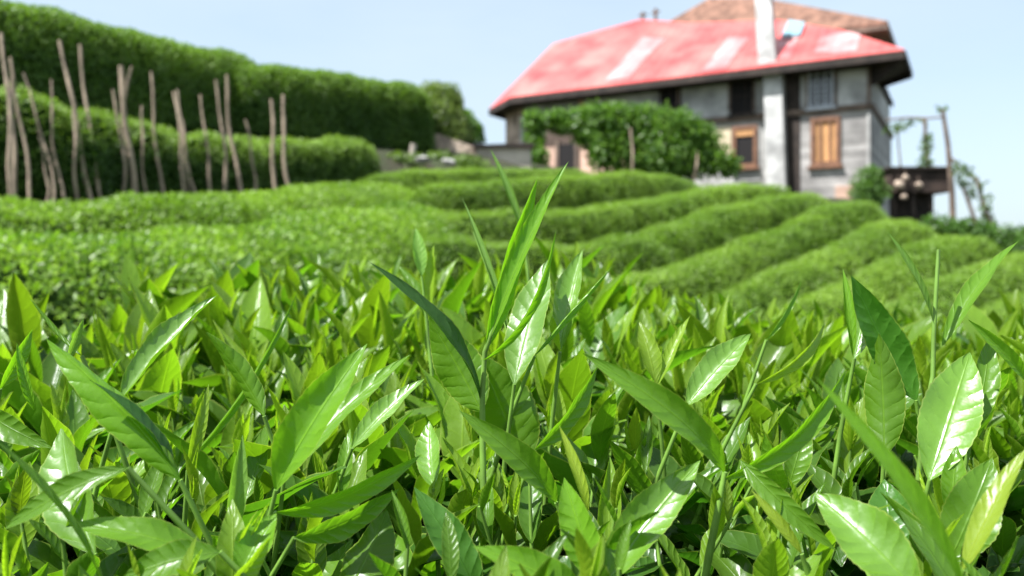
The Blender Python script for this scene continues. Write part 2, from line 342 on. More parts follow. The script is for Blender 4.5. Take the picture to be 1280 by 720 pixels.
def board_mat(name, col, var, step=.18, horiz=True, gap=.5):
    m = mat(name, col, .85, var, 1.6, bump=.01, bscale=14); n = m.node_tree; b = n.nodes["Principled BSDF"]; L = n.links
    g = n.nodes.new("ShaderNodeNewGeometry"); s = n.nodes.new("ShaderNodeSeparateXYZ"); L.new(g.outputs['Position'], s.inputs[0])
    q = n.nodes.new("ShaderNodeMath"); q.operation = 'MULTIPLY'; q.inputs[1].default_value = 1/step; L.new(s.outputs[2 if horiz else 0], q.inputs[0])
    fl = n.nodes.new("ShaderNodeMath"); fl.operation = 'FLOOR'; L.new(q.outputs[0], fl.inputs[0])
    wn = n.nodes.new("ShaderNodeTexWhiteNoise"); wn.noise_dimensions = '1D'; L.new(fl.outputs[0], wn.inputs['W'])
    fr = n.nodes.new("ShaderNodeMath"); fr.operation = 'FRACT'; L.new(q.outputs[0], fr.inputs[0])
    gt = n.nodes.new("ShaderNodeMath"); gt.operation = 'GREATER_THAN'; gt.inputs[1].default_value = .1; L.new(fr.outputs[0], gt.inputs[0])
    mr = n.nodes.new("ShaderNodeMapRange"); mr.inputs[3].default_value = .72; mr.inputs[4].default_value = 1.15; L.new(wn.outputs['Value'], mr.inputs[0])
    mm = n.nodes.new("ShaderNodeMath"); mm.operation = 'MULTIPLY'; L.new(mr.outputs[0], mm.inputs[0])
    mg = n.nodes.new("ShaderNodeMapRange"); mg.inputs[3].default_value = gap; mg.inputs[4].default_value = 1; L.new(gt.outputs[0], mg.inputs[0]); L.new(mg.outputs[0], mm.inputs[1])
    mx = n.nodes.new("ShaderNodeMix"); mx.data_type = 'RGBA'; mx.blend_type = 'MULTIPLY'; mx.inputs[0].default_value = 1
    src = [l for l in L if l.to_socket == b.inputs['Base Color']][0].from_socket; L.new(src, mx.inputs[6]); L.new(mm.outputs[0], mx.inputs[7]); L.new(mx.outputs[2], b.inputs['Base Color'])
    return m
M_boards = board_mat("weathered_grey_boards", (.34, .32, .30), .3)
M_plast = mat("grey_white_render", (.37, .36, .34), .9, .3, 1.3, bump=.01)
M_white = mat("whitewashed_flue", (.43, .42, .40), .9, .35, 1.5, bump=.01)
M_peach = mat("peach_plaster", (.50, .33, .25), .9, .25, 1.2, bump=.02)
M_stone = mat("rough_stone", (.44, .34, .26), .95, .45, 2.2, bump=.06, bscale=6)
M_conc = mat("old_concrete", (.46, .40, .33), .95, .3, 1.2, bump=.03)
M_dark = mat("dark_timber", (.030, .021, .016), .8, .4, 3)
M_timber = mat("brown_timber", (.14, .10, .075), .8, .4, 3)
M_frame = mat("orange_wood_frame", (.17, .082, .045), .6, .3, 5)
M_cream = mat("cream_plaster", (.55, .46, .31), .9, .2, 1.5)
M_curt = mat("warm_curtain", (.50, .26, .11), .9, .35, 3, stretch=(1, 1, .2))
M_glass = mat("dark_glass", (.02, .02, .022), .12, spec=.8)
M_void = mat("unlit_interior", (.012, .01, .01), .9)
M_tile = mat("terracotta_tiles", (.19, .10, .068), .9, .4, 3.5, bump=.05, bscale=9)
M_sky = mat("pale_skylight", (.22, .36, .41), .3)
def roof_mat(name, col, col2):
    m = mat(name, col, .6, scale=.8, col2=col2, spec=.35); n = m.node_tree; b = n.nodes["Principled BSDF"]
    tc = n.nodes.new("ShaderNodeTexCoord"); mp = n.nodes.new("ShaderNodeMapping"); mp.inputs['Rotation'].default_value = (0, 0, R(30))
    wv = n.nodes.new("ShaderNodeTexWave"); wv.inputs['Scale'].default_value = 1.1; wv.bands_direction = 'X'
    n.links.new(tc.outputs['Object'], mp.inputs[0]); n.links.new(mp.outputs[0], wv.inputs[0])
    bp = n.nodes.new("ShaderNodeBump"); bp.inputs['Distance'].default_value = .012; n.links.new(wv.outputs[1], bp.inputs['Height']); n.links.new(bp.outputs[0], b.inputs['Normal'])
    return m
M_red = roof_mat("red_metal_roof", (.47, .045, .045), (.58, .15, .13))
M_pink = roof_mat("faded_pink_metal", (.47, .06, .06), (.50, .31, .30))

H = empty("house", tuple(hp(6.5, 4, 1.2)))
tag(H, "old two storey house with a red metal roof, above the tea rows", "house")
VB = 6.6
mb = MB(); hbox(mb, 0, 7.6, 0, VB, .8, 6.35, M_plast); part(mb, "wall", H)
mb = MB(); hbox(mb, 7.603, 11.6, 0, VB, .8, 6.2, M_peach); part(mb, "wall", H, label="peach plastered left wall behind the vine")
mb = MB()
a = [hp(11.603, 0, 1.5), hp(13.2, .9, 1.5), hp(13.2, VB-.5, 1.5), hp(11.603, VB, 1.5)]; b_ = [p+np.array([0, 0, 4.55]) for p in a]
quadbox(mb, [a[1], a[0], a[3], a[2], b_[1], b_[0], b_[3], b_[2]], M_stone); part(mb, "wall", H, label="rough stone left end wall")
# board cladding of lower right storey, on facade and on the side
mb = MB(); fbox(mb, 986, 1087, 140, 262, -.05, -.003, M_boards); hbox(mb, -.05, -.003, 0, VB, .9, 4.6, M_boards); part(mb, "board_cladding", H)
# upper panels
for x0, x1, y0, y1, m in ((852,910,98,152,M_white),(986,1008,84,132,M_plast),(1047,1084,78,131,M_white),(655,722,121,150,M_plast),(730,822,110,160,M_white),(943,951,92,134,M_plast),(888,914,158,200,M_cream),(925,952,150,226,M_plast)):
    mb = MB(); fbox(mb, x0, x1, y0, y1, -.04, -.004, m); part(mb, "wall_panel", H)
mb = MB(); fbox(mb, 1044, 1075, 232, 262, -.12, -.053, M_peach); part(mb, "plinth", H)
# timber frame
def beam(x0, x1, y0, y1, v=-.09, m=M_timber, nm="beam"):
    mb = MB(); fbox(mb, x0, x1, y0, y1, v, -.053, m); part(mb, nm, H)
zb = 4.72
mb = MB(); hbox(mb, -.09, 9.2, -.13, -.006, zb-.09, zb+.09, M_timber); hbox(mb, -.13, -.006, 0, VB, zb-.09, zb+.09, M_timber); part(mb, "beam", H)
mb = MB(); hbox(mb, -.1, 12, -.1, -.006, 5.95, 6.2, M_dark); part(mb, "beam", H)
for x in (912, 941, 1009, 1043, 1086, 848): beam(x-2, x+2.5, 70 if x > 1000 else 95, 137 if x > 900 else 152, -.115)
beam(1083.5, 1087.5, 137, 262, -.1, M_plast, "corner_post")
beam(982, 1000, 85, 246, -.08, M_dark, "boarded_door")
# windows
def window(x0, x1, y0, y1, fm, pm, nx, ny, fw=2.5, grid=1.2, v=-.14):
    f = MB(); xm = (x0+x1)/2
    u1, u0 = hu(x0, v), hu(x1, v); z0, z1 = hz(xm, y1, v), hz(xm, y0, v); t = fw*.026; g = grid*.026
    hbox(f, u0, u0+t, v, -.06, z0, z1, fm); hbox(f, u1-t, u1, v, -.06, z0, z1, fm)
    hbox(f, u0+t, u1-t, v, -.06, z1-t, z1, fm); hbox(f, u0+t, u1-t, v, -.06, z0, z0+t, fm)
    for i in range(1, nx): uu = u0+(u1-u0)*i/nx; hbox(f, uu-g/2, uu+g/2, v+.02, -.08, z0+t, z1-t, fm)
    for i in range(1, ny): zz = z0+(z1-z0)*i/ny; hbox(f, u0+t, u1-t, v+.026, -.078, zz-g/2, zz+g/2, fm)
    root = part(f, "window", H)
    p = MB(); hbox(p, u0+t*.5, u1-t*.5, -.072, -.057, z0+t*.5, z1-t*.5, pm); o = part(p, "pane", root); o.location = (0, 0, 0)
    s = MB(); hbox(s, u0-.08, u1+.08, v-.06, -.061, z0-.08, z0-.002, fm); o = part(s, "sill", root); o.location = (0, 0, 0)
    return root
M_whitew = mat("grey_white_lattice", (.45, .47, .50), .7, .1)
window(1013, 1050, 146, 207, M_frame, M_curt, 3, 1, 5, 2.6)["label"] = "orange framed window with warm curtains"
window(915, 946, 157, 209, M_frame, M_void, 1, 1, 4.5, 1.5)["label"] = "orange framed dark open window"
window(913, 941, 95, 143, M_dark, M_void, 3, 2, 2)["label"] = "dark upper window left of the flue"
window(1010, 1042, 86, 134, M_whitew, M_glass, 3, 7, 2, 1.1)["label"] = "latticed upper window"
window(825, 850, 104, 133, M_dark, M_void, 2, 1, 2)["label"] = "small dark upper window"
mb = MB(); fbox(mb, 919, 942, 160, 170, -.11, -.08, M_curt); part(mb, "valance", H)
mb = MB(); fbox(mb, 698, 718, 180, 225, -.06, -.006, M_void); d = part(mb, "door", H)
mb = MB(); fbox(mb, 694, 698, 176, 225, -.1, -.006, M_timber); fbox(mb, 718, 722, 176, 225, -.1, -.006, M_timber); o = part(mb, "frame", d); o.location = (0, 0, 0)
for x0 in (628, 640, 650): 
    mb = MB(); k = (x0-640)/1000; 
mb = MB(); quadbox(mb, [hp(12.2,.25,3.4),hp(11.95,.1,3.4),hp(11.95,.3,3.4),hp(12.2,.5,3.4),hp(12.2,.25,5.6),hp(11.95,.1,5.6),hp(11.95,.3,5.6),hp(12.2,.5,5.6)], M_plast); part(mb, "pilaster", H)
# red roof
E = dict(F=hp(-1, -.8, 6.12), L=hp(12, -.8, 6.12), K=hp(13.6, .35, 6.05), A=hp(11.9, 2.5, 8.85), B=hp(8.43, 3, 9.42), Cc=hp(6.5, 3, 9.0), D=hp(3.2, 2.6, 8.5), Ee=hp(.94, 1.1, 7.45), KB=hp(13.6, VB+.5, 6.05), G=hp(-1, 2.0, 6.12), HH=hp(-.06, 3.0, 6.1), RB=hp(-.06, VB+.4, 6.12))
def slab(mb, P, th, m, dn=np.array([0, 0, -1.])):
    P = [np.asarray(p) for p in P]; n = len(P); c = sum(P)/n
    nn = np.cross(P[1]-P[0], P[2]-P[0]); 
    if nn[2] < 0: P = P[::-1]
    V = P+[p+dn*th for p in P]
    mb.add(V, [list(range(n))], m); mb.add(V, [list(range(2*n-1, n-1, -1))], m); mb.add(V, [[i, i+n, (i+1) % n+n, (i+1) % n] for i in range(n)], m)
def roofpart(tris, m, name, th=.05, parent=None):
    mb = MB()
    for t in tris: slab(mb, t, th, m)
    return part(mb, name, parent or H)
def front(u, z):   # point on front slope at u and height parameter 0..1
    us = [-1, .94, 3.2, 6.5, 8.43, 11.9, 12]; 
    top = {k: v for k, v in zip(us, [E['F'], E['Ee'], E['D'], E['Cc'], E['B'], E['A'], E['A']])}
    T = np.array([np.interp(u, us, [top[k][i] for k in us]) for i in range(3)]); Bm = hp(np.clip(u, -1, 12), -.8, 6.12)
    return Bm*(1-z)+T*z
Le = hp(.94, -.8, 6.12)
bs = [hp(u, -.8, 6.12) for u in (.94, 3.2, 6.5, 8.43, 11.9)]; tp = [E['Ee'], E['D'], E['Cc'], E['B'], E['A']]
tr = [[E['F'], bs[0], tp[0]]]
for i in range(4): tr += [[bs[i], bs[i+1], tp[i+1]], [bs[i], tp[i+1], tp[i]]]
tr += [[bs[4], E['L'], E['A']], [E['L'], E['K'], E['A']]]
RR = roofpart(tr, M_red, "roof")
# other slopes, for views from the side
roofpart([[E['K'], E['KB'], hp(11.9, VB-2, 8.85)], [E['K'], hp(11.9, VB-2, 8.85), E['A']]], M_red, "roof")
tE, tB = hp(.94, 3, 7.45), hp(1.2, VB-1, 7.45)
roofpart([[E['F'], E['G'], tE], [E['F'], tE, E['Ee']], [E['G'], E['HH'], tE], [E['HH'], E['RB'], tB], [E['HH'], tB, tE]], M_red, "roof")
roofpart([[E['KB'], E['RB'], tB], [E['KB'], tB, hp(11.9, VB-2, 8.85)]], M_red, "roof")
# eaves: dark fascia and soffit boards
dk = np.array([0, 0, -.07])
ev = [E['RB'], E['HH'], E['G'], E['F'], E['L'], E['K'], E['KB']]
inn = [hp(.0, VB, 5.86), hp(.0, 3.05, 5.86), hp(.0, 2.0, 5.86), hp(.0, 0, 5.86), hp(11.8, 0, 5.9), hp(13.1, .95, 5.9), hp(13.1, VB-.4, 5.9)]
mb = MB()
for i in range(6):
    a, b, c, d = ev[i]+dk, ev[i+1]+dk, inn[i+1], inn[i]
    quadbox(mb, [a, b, c, d, a+np.array([0,0,.05]), b+np.array([0,0,.05]), c+np.array([0,0,.05]), d+np.array([0,0,.05])], M_dark)
part(mb, "soffit", H)
mb = MB()
for i in range(6):
    a, b = ev[i], ev[i+1]; o_ = nrm(np.array([(a+b)[0]/2, (a+b)[1]/2, 0])-np.array([*hp(6, 4, 0)[:2], 0]))*.04
    z1, z0 = np.array([0, 0, -.055]), np.array([0, 0, -.26])
    quadbox(mb, [a+z0, b+z0, b+z0+o_, a+z0+o_, a+z1, b+z1, b+z1+o_, a+z1+o_], M_dark)
part(mb, "fascia", H)
# corner bracket block under the right eave
mb = MB(); a = [hp(-.95,-.7,5.85), hp(-.05,-.02,5.3), hp(-.05,.7,5.5), hp(-.95,.5,5.85)]; b_ = [hp(-.95,-.7,6.0), hp(-.05,-.02,6.05), hp(-.05,.7,6.05), hp(-.95,.5,6.0)]
quadbox(mb, [a[0], a[1], a[2], a[3], b_[0], b_[1], b_[2], b_[3]], M_dark); part(mb, "eave_bracket", H)
# faded sheets
US = [-1, .94, 3.2, 6.5, 8.43, 11.9]; BP = [E['F']]+bs; TP = [E['F']]+tp
def roofpt(u, q):
    i = max(0, min(4, int(np.searchsorted(US, u, side='right'))-1)); x = (u-US[i])/(US[i+1]-US[i])
    return BP[i]+x*(BP[i+1]-BP[i])+q*(TP[i+1]-BP[i+1]) if q <= x else BP[i]+q*(TP[i]-BP[i])+x*(TP[i+1]-TP[i])
up = np.array([0, 0, .03])
for (u0, u1, z0, z1, sk_) in ((8.35, 7.45, .06, .66, -.5), (4.9, 4.15, .02, .6, -.3), (1.5, .3, .12, .85, 0), (2.9, 2.2, .1, .5, 0)):
    mb = MB(); n_ = 9; V = [roofpt(u0+(u1-u0)*i/(n_-1)+sk_*j/(n_-1), z0+(z1-z0)*j/(n_-1)) for i in range(n_) for j in range(n_)]; ix = np.arange(n_*n_).reshape(n_, n_)
    F_ = np.stack([ix[:-1, :-1], ix[1:, :-1], ix[1:, 1:], ix[:-1, 1:]], -1).reshape(-1, 4); V = np.array(V)
    mb.add(V+up, F_, M_pink); mb.add(V+up*.6, F_[:, ::-1], M_pink)
    sh = part(mb, "faded_sheet", RR, True); sh.location = (0, 0, 0)
q = [roofpt(2.75, .5)+up*5, roofpt(2.15, .5)+up*5, roofpt(2.15, .9)+up*5, roofpt(2.75, .9)+up*5]
sk = roofpart([[q[0], q[1], q[2]], [q[0], q[2], q[3]]], M_sky, "skylight", .08, RR); sk.location = (0, 0, 0)
# upper storey and tile roof
mb = MB(); hbox(mb, .35, 9.5, 3.45, VB-.3, 6.0, 8.0, M_cream); part(mb, "wall", H, label="cream upper storey wall")
e = [hp(-.25, 2.9, 8.02), hp(10, 2.9, 8.02), hp(10, VB+.3, 8.02), hp(-.25, VB+.3, 8.02)]; r0, r1 = hp(hu(950, 4.8), 4.8, hz(950, -3, 4.8)), hp(hu(886, 4.8), 4.8, hz(886, -2, 4.8))
roofpart([[e[0], e[1], r1], [e[0], r1, r0], [e[1], e[2], r1], [e[2], e[3], r0], [e[2], r0, r1], [e[3], e[0], r0]], M_tile, "roof", .12)
mb = MB(); quadbox(mb, [p+np.array([0,0,-.26]) for p in e]+[p+np.array([0,0,-.125]) for p in e], M_timber); part(mb, "fascia", H)
# flue
mb = MB()
a0, a1 = hu(984, -.45), hu(962, -.45); t0, t1 = hu(977, -.45), hu(954, -.45); zz0, zz1 = .9, 6.0
quadbox(mb, [hp(a1,-.5,zz0),hp(a0,-.5,zz0),hp(a0,-.06,zz0),hp(a1,-.06,zz0),hp(t1,-.5,zz1),hp(t0,-.5,zz1),hp(t0,-.06,zz1),hp(t1,-.06,zz1)], M_white); part(mb, "flue", H)
mb = MB(); a0, a1 = hu(970, -.6), hu(948, -.6); t0, t1 = hu(965, .2), hu(946, .2)
quadbox(mb, [hp(a1,-.6,6.2),hp(a0,-.6,6.2),hp(a0,-.1,6.2),hp(a1,-.1,6.2),hp(t1,-.1,8.6),hp(t0,-.1,8.6),hp(t0,.35,8.6),hp(t1,.35,8.6)], M_white); ch = part(mb, "chimney", H)
mb = MB(); hbox(mb, t0-.07, t1+.07, -.17, .42, 8.601, 8.72, M_dark); o = part(mb, "cap", ch); o.location = (0, 0, 0)
for px, hh in ((803, .34), (819, .5)):
    u = hu(px, 3); mb = MB(); zt = 9.0 + (.35 if px < 810 else .25)
    tube(mb, [hp(u, 3.05, zt-.3), hp(u, 3.05, zt+hh)], .06, M_timber); tube(mb, [hp(u-.16, 3.05, zt+hh*.75), hp(u+.16, 3.05, zt+hh*.7)], .04, M_timber); part(mb, "roof_post", H)

# low wall left of the house
mb = MB()
def wallseg(x0, x1, yt0, yt1, yb, Y0, Y1, th, m):
    a, b = W(x0, yb, Y0), W(x1, yb, Y1); c, d = W(x0, yt0, Y0), W(x1, yt1, Y1); o_ = np.array([0, th, 0])
    quadbox(mb, [a, b, b+o_, a+o_, c, d, d+o_, c+o_], m)
wallseg(596, 664, 186, 183, 240, 21.2, 21.4, .4, M_conc); LW = mb.build("low_wall", smooth=False)
tag(LW, "low pale concrete wall with a dark coping left of the house", "wall")
mb = MB(); wallseg(592, 668, 181, 178, 184.7, 21.1, 21.3, .6, M_dark); o = mb.build("coping", LW, False)
mb = MB(); wallseg(520, 595.5, 158, 184, 240, 21.0, 21.3, .5, M_stone); tag(mb.build("retaining_wall", smooth=False), "brown stone retaining wall below the small round bush", "wall")

# ------------------------------------------------------------------ leafy masses
def leaf_blobs(mb, blobs, dens, ls, t1, t2, seed, core=True):
    r = np.random.default_rng(seed)
    for (px, py, Y, rx, ry, rz) in blobs:
        c = W(px, py, Y); vol = rx*rz*4
        K = int(dens*vol*3); d = nrm(r.normal(size=(K, 3))); rad = r.uniform(.55, 1.08, K)**.6
        nz = 1+.22*snoise(d*2+c, 2.4, seed)
        P = c+d*np.array([rx, ry, rz])*(rad*nz)[:, None]
        ax = nrm(r.normal(size=(K, 3))+d*.4); no = nrm(d*.8+r.normal(size=(K, 3))*.5+np.array([0, 0, .5])); L = ls*r.uniform(.7, 1.3, K)
        q = r.uniform(0, 1, (K, 1)); ti = (np.array(t1)*(1-q)+np.array(t2)*q)
        cards(mb, P, ax, no, L, L*.6, ti, M_far)
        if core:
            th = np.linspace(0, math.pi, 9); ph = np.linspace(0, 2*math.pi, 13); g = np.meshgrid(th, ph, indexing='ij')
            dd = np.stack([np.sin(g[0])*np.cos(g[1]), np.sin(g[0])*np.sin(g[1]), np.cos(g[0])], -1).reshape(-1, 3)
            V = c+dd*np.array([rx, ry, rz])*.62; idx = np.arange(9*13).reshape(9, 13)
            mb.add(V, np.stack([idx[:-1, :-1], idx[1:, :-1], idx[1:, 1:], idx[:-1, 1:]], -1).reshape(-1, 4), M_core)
V1, V2 = (.05, .125, .016), (.16, .28, .04)
YV = 23.6
arb = empty("climbing_vine", tuple(W(790, 225, YV)))
tag(arb, "dark leafy vine covering an arbour in front of the house", "vine")
mb = MB()
bl = [(667,150,.35,.28),(668,172,.30,.45),(672,198,.30,.45),(695,152,.45,.32),(722,155,.5,.42),(745,150,.5,.45),(770,150,.55,.5),(800,155,.6,.55),(830,157,.55,.5),(856,160,.5,.5),(878,175,.5,.5),
      (745,190,.25,.5),(765,185,.5,.7),(800,190,.6,.7),(835,192,.6,.7),(868,195,.55,.6),(895,200,.45,.45),(912,208,.33,.28),(735,172,.4,.3),(812,210,.5,.35),(850,212,.5,.3)]
leaf_blobs(mb, [(x, y, YV+(random.random()-.5)*.5, rx, .5, rz) for x, y, rx, rz in bl], 260, .14, V1, V2, 5); part(mb, "foliage", arb)
for i, (x0, y0, x1, y1) in enumerate(((790,222,788,160),(866,222,872,190))):
    mb = MB(); tube(mb, [W(x0, y0+8, YV-.55), W((x0+x1)/2+2, (y0+y1)/2, YV-.62), W(x1, y1, YV-.5)], [.035, .03, .025], M_bark, 6); part(mb, "trunk", arb)
def shrub(label, blobs, t1, t2, seed, ls=.12, dens=300, cat="shrub", name="shrub"):
    mb = MB(); leaf_blobs(mb, blobs, dens, ls, t1, t2, seed); b = blobs[0]
    root = empty(name, tuple(W(b[0], b[1], b[2])-np.array([0, 0, b[5]]))); tag(root, label, cat); part(mb, "foliage", root)
    m2 = MB(); c = W(b[0], b[1], b[2]); tube(m2, [c-np.array([0, 0, b[5]+.4]), c], [.05, .03], M_bark, 6); part(m2, "stem", root)
shrub("round green shrub at the right corner of the house", [(1087,232,22.6,.42,.4,.5),(1084,246,22.5,.45,.4,.4)], (.07,.14,.03), (.12,.22,.05), 71)
shrub("low green bushes under the trellis, right of the dark hut", [(1172,286,21.4,.4,.4,.35),(1205,290,21.2,.6,.5,.35),(1235,296,21,.5,.4,.3),(1265,302,20.6,.6,.5,.35),(1300,308,20,.7,.5,.4)], V1, (.09,.17,.03), 72)
shrub("weeds on the bank between the left hedges and the low wall", [(545,206,19.5,.6,.4,.28),(585,208,19.2,.5,.4,.22),(500,204,18.5,.5,.4,.22)], (.09,.15,.03), (.15,.22,.05), 74, cat="weeds", name="weed_clump")

# hut on posts
hut = empty("hut", tuple(W(1150, 285, 22.4))); tag(hut, "small dark wooden hut on posts beside the house", "hut")
def wbox(mb, x0, x1, y0, y1, Y0, Y1, m):
    Ym = Y0; a = W(x0, y1, Ym); b = W(x1, y0, Ym)
    quadbox(mb, [(a[0],Y0,a[2]),(b[0],Y0,a[2]),(b[0],Y1,a[2]),(a[0],Y1,a[2]),(a[0],Y0,b[2]),(b[0],Y0,b[2]),(b[0],Y1,b[2]),(a[0],Y1,b[2])], m)
M_hut = board_mat("dark_hut_boards", (.055, .036, .028), .5, .14, True)
mb = MB(); wbox(mb, 1114, 1190, 211, 240, 22.4, 23.9, M_hut); part(mb, "wall", hut)
mb = MB(); wbox(mb, 1112, 1192, 208, 211, 22.3, 24.0, M_dark); part(mb, "roof", hut)
mb = MB(); wbox(mb, 1114, 1166, 240.3, 292, 23.2, 23.3, M_dark); part(mb, "wall", hut, label="dark sheet standing for the shade beneath the hut")  # the low sheet is painted dark in place of the shaded space
for x in (1116, 1140, 1163): mb = MB(); wbox(mb, x, x+4, 240.3, 292, 22.5, 22.6, M_dark); part(mb, "post", hut)
for i, (x, y, s_, nm) in enumerate(((1124, 231, .15, "pale round bundle hanging at the left of the hut"), (1132, 222, .1, "small pale bundle nearest the roof of the hut"), (1148, 231, .11, "pale flat bundle in the middle of the hut front"), (1130, 246, .1, "pale bundle hanging lowest, below the hut floor"))):
    mb = MB(); c = W(x, y, 22.3); th = np.linspace(0, math.pi, 7); ph = np.linspace(0, 2*math.pi, 10); g = np.meshgrid(th, ph, indexing='ij')
    dd = np.stack([np.sin(g[0])*np.cos(g[1]), np.sin(g[0])*np.sin(g[1]), np.cos(g[0])], -1).reshape(-1, 3); dd = dd*(1+.2*snoise(dd, 4, i)[:, None])
    idx = np.arange(70).reshape(7, 10); mb.add(c+dd*np.array([s_*1.0, s_*.5, s_*.8]), np.stack([idx[:-1, :-1], idx[1:, :-1], idx[1:, 1:], idx[:-1, 1:]], -1).reshape(-1, 4), M_stone)
    tube(mb, [c+np.array([0, .0, s_*.8]), c+np.array([.01, .03, s_+.12])], .012, M_timber, 5)
    tag(mb.build("hanging_bundle"), nm, "bundle", "pale bundles hung on the hut")
# trellis
def stick(name, pts, r, label, cat="pole", group="poles of the trellis right of the house", leafb=None, seed=0):
    m_ = MB(); tube(m_, [W(*p) for p in pts], r, M_timber, 6, jitter=.2); root = m_.build(name); tag(root, label, cat, group)
    if leafb: q = MB(); leaf_blobs(q, leafb, 130, .13, (.06,.11,.03), (.12,.19,.06), seed, core=False); q.build("foliage", root)
stick("trellis_pole", [(1192,300,22),(1190,240,22),(1185,180,22),(1178,136,22)], [.08,.075,.06,.05], "tall crooked pole in front of the hut", leafb=[(1178,136,22,.15,.12,.08)], seed=1)
stick("trellis_pole", [(1160,212,22.6),(1157,180,22.6),(1156,148,22.6)], [.06,.05,.04], "vine wrapped pole standing on the hut roof", leafb=[(1158,195,22.6,.14,.14,.4),(1160,178,22.6,.12,.1,.3),(1156,206,22.6,.2,.14,.2)], seed=2)
stick("trellis_pole", [(1126,210,22.8),(1123,180,22.8),(1122,156,22.8)], [.025,.022,.02], "thin stick on the hut roof nearest the house", leafb=[(1128,158,22.8,.2,.15,.12),(1115,162,22.8,.2,.15,.1),(1145,152,22.8,.3,.1,.08)], seed=3)
stick("trellis_rail", [(1108,150,22.8),(1135,147,22.7),(1158,148,22.6),(1182,146,22.1)], [.03,.03,.03,.025], "thin rail tying the pole tops together above the hut", "rail")
stick("trellis_pole", [(1226,300,21.4),(1214,262,21.5),(1204,234,21.6)], [.055,.05,.04], "left leaning pole of the leafy pair right of the hut", leafb=[(1206,222,21.6,.22,.15,.25),(1198,212,21.6,.15,.12,.22),(1212,240,21.6,.12,.1,.2)], seed=4)
stick("trellis_pole", [(1248,302,21.2),(1232,262,21.3),(1220,222,21.4)], [.06,.05,.04], "right leaning pole of the leafy pair, overgrown low down", leafb=[(1232,255,21.3,.14,.12,.25),(1224,232,21.4,.14,.1,.15),(1236,276,21.3,.16,.14,.25),(1240,290,21.2,.22,.15,.25)], seed=5)
stick("trellis_rail", [(1190,198,22),(1206,216,21.7),(1222,226,21.4)], [.03,.03,.025], "slanting rail joining the tall pole to the leaning pair", "rail")
# debris stones at the foot of the hedge
M_rock = mat("pale_stone", (.30, .29, .27), .9, .2, 4)
for i, (x, y, Y, s_) in enumerate(((562, 203, 17.6, .13), (529, 200, 18, .16), (489, 196, 18.6, .11))):
    mb = MB(); c = W(x, y, Y); dd = nrm(np.array([[math.sin(a)*math.cos(b), math.sin(a)*math.sin(b), math.cos(a)] for a in np.linspace(0, math.pi, 6) for b in np.linspace(0, 2*math.pi, 8)])); dd = dd*(1+.25*snoise(dd, 3, i)[:, None])
    idx = np.arange(48).reshape(6, 8); mb.add(c+dd*np.array([s_*1.3, s_, s_*.6]), np.stack([idx[:-1, :-1], idx[1:, :-1], idx[1:, 1:], idx[:-1, 1:]], -1).reshape(-1, 4), M_rock)
    tag(mb.build("stone", smooth=False), ["pale stone, rightmost by the low wall", "largest pale stone below the pale bush", "smallest pale stone at the end of the lower hedge"][i], "stone", "pale stones on the bank")
mb = MB(); tube(mb, [W(516, 214, 19.5), W(515, 195, 19.5), W(517, 180, 19.5)], [.1, .09, .08], M_conc, 6); tag(mb.build("short_post"), "short pale post at the foot of the upper hedge end", "post")

# ------------------------------------------------------------------ ground
ground_pts += [tuple(hp(u, v, (1.75+.14*u) if u > 0 else -.3)) for u in (-3, 1, 3, 7, 11, 14) for v in (-1.5, 3, 9)] + [(13, 19, -.6), (15, 22, -.8), (11, 17, -.1), (18, 20, -1), (14.5, 26, -.5)]
ground_pts += [(W(x, y, Y)[0], Y, W(x, y, Y)[2]) for x, y, Y in ((560,205,20),(600,208,24),(640,212,24),(540,190,26),(560,160,29),(500,150,30),(400,120,26),(250,90,24),(60,60,20),(-300,60,18),(1165,330,18),(1240,350,17),(1400,390,16),(1500,420,12),(1300,370,14),(1200,345,14),(1230,310,22),(1350,330,24),(760,222,21),(1000,255,19))]
for X in (-3, -1.5, 0, 1.5, 3): ground_pts += [(X, .2, -1.05), (X, 1.6, -1.05), (X, -2.5, -1.05), (X, 3.2, -1.0)]
GP = np.array(ground_pts)
def gz(X, Y):
    X = np.asarray(X, float).ravel(); Y = np.asarray(Y, float).ravel(); out = np.zeros(len(X))
    for i in range(0, len(X), 2000):
        d2 = (X[i:i+2000, None]-GP[:, 0])**2+(Y[i:i+2000, None]-GP[:, 1])**2+.05; w_ = d2**-1.8
        out[i:i+2000] = (w_*GP[:, 2]).sum(1)/w_.sum(1)
    far = np.clip((np.hypot(X, Y-14)-24)/60, 0, 1); far = far*far*(3-2*far)
    return out*(1-far) + far*(-14) - np.clip(np.hypot(X, Y)-100, 0, None)*.01
a = np.concatenate([-np.geomspace(2000, 24, 16), np.linspace(-22, 22, 120), np.geomspace(24, 2000, 16)])
g = np.meshgrid(a, a+12, indexing='ij'); X, Y = g[0].ravel(), g[1].ravel(); Z = gz(X, Y)
idx = np.arange(len(a)**2).reshape(len(a), len(a)); mb = MB()
mb.add(np.stack([X, Y, Z], -1), np.stack([idx[:-1, :-1], idx[1:, :-1], idx[1:, 1:], idx[:-1, 1:]], -1).reshape(-1, 4), M_soil); tag(mb.build("ground"), kind="structure")
# bank soil strip between the hedges
bp_ = [(-420,7.9),(-180,8.5),(15,9.3),(120,10.6),(200,11.8),(280,13),(360,14.2),(430,15.4),(500,17.5),(560,20),(600,25)]
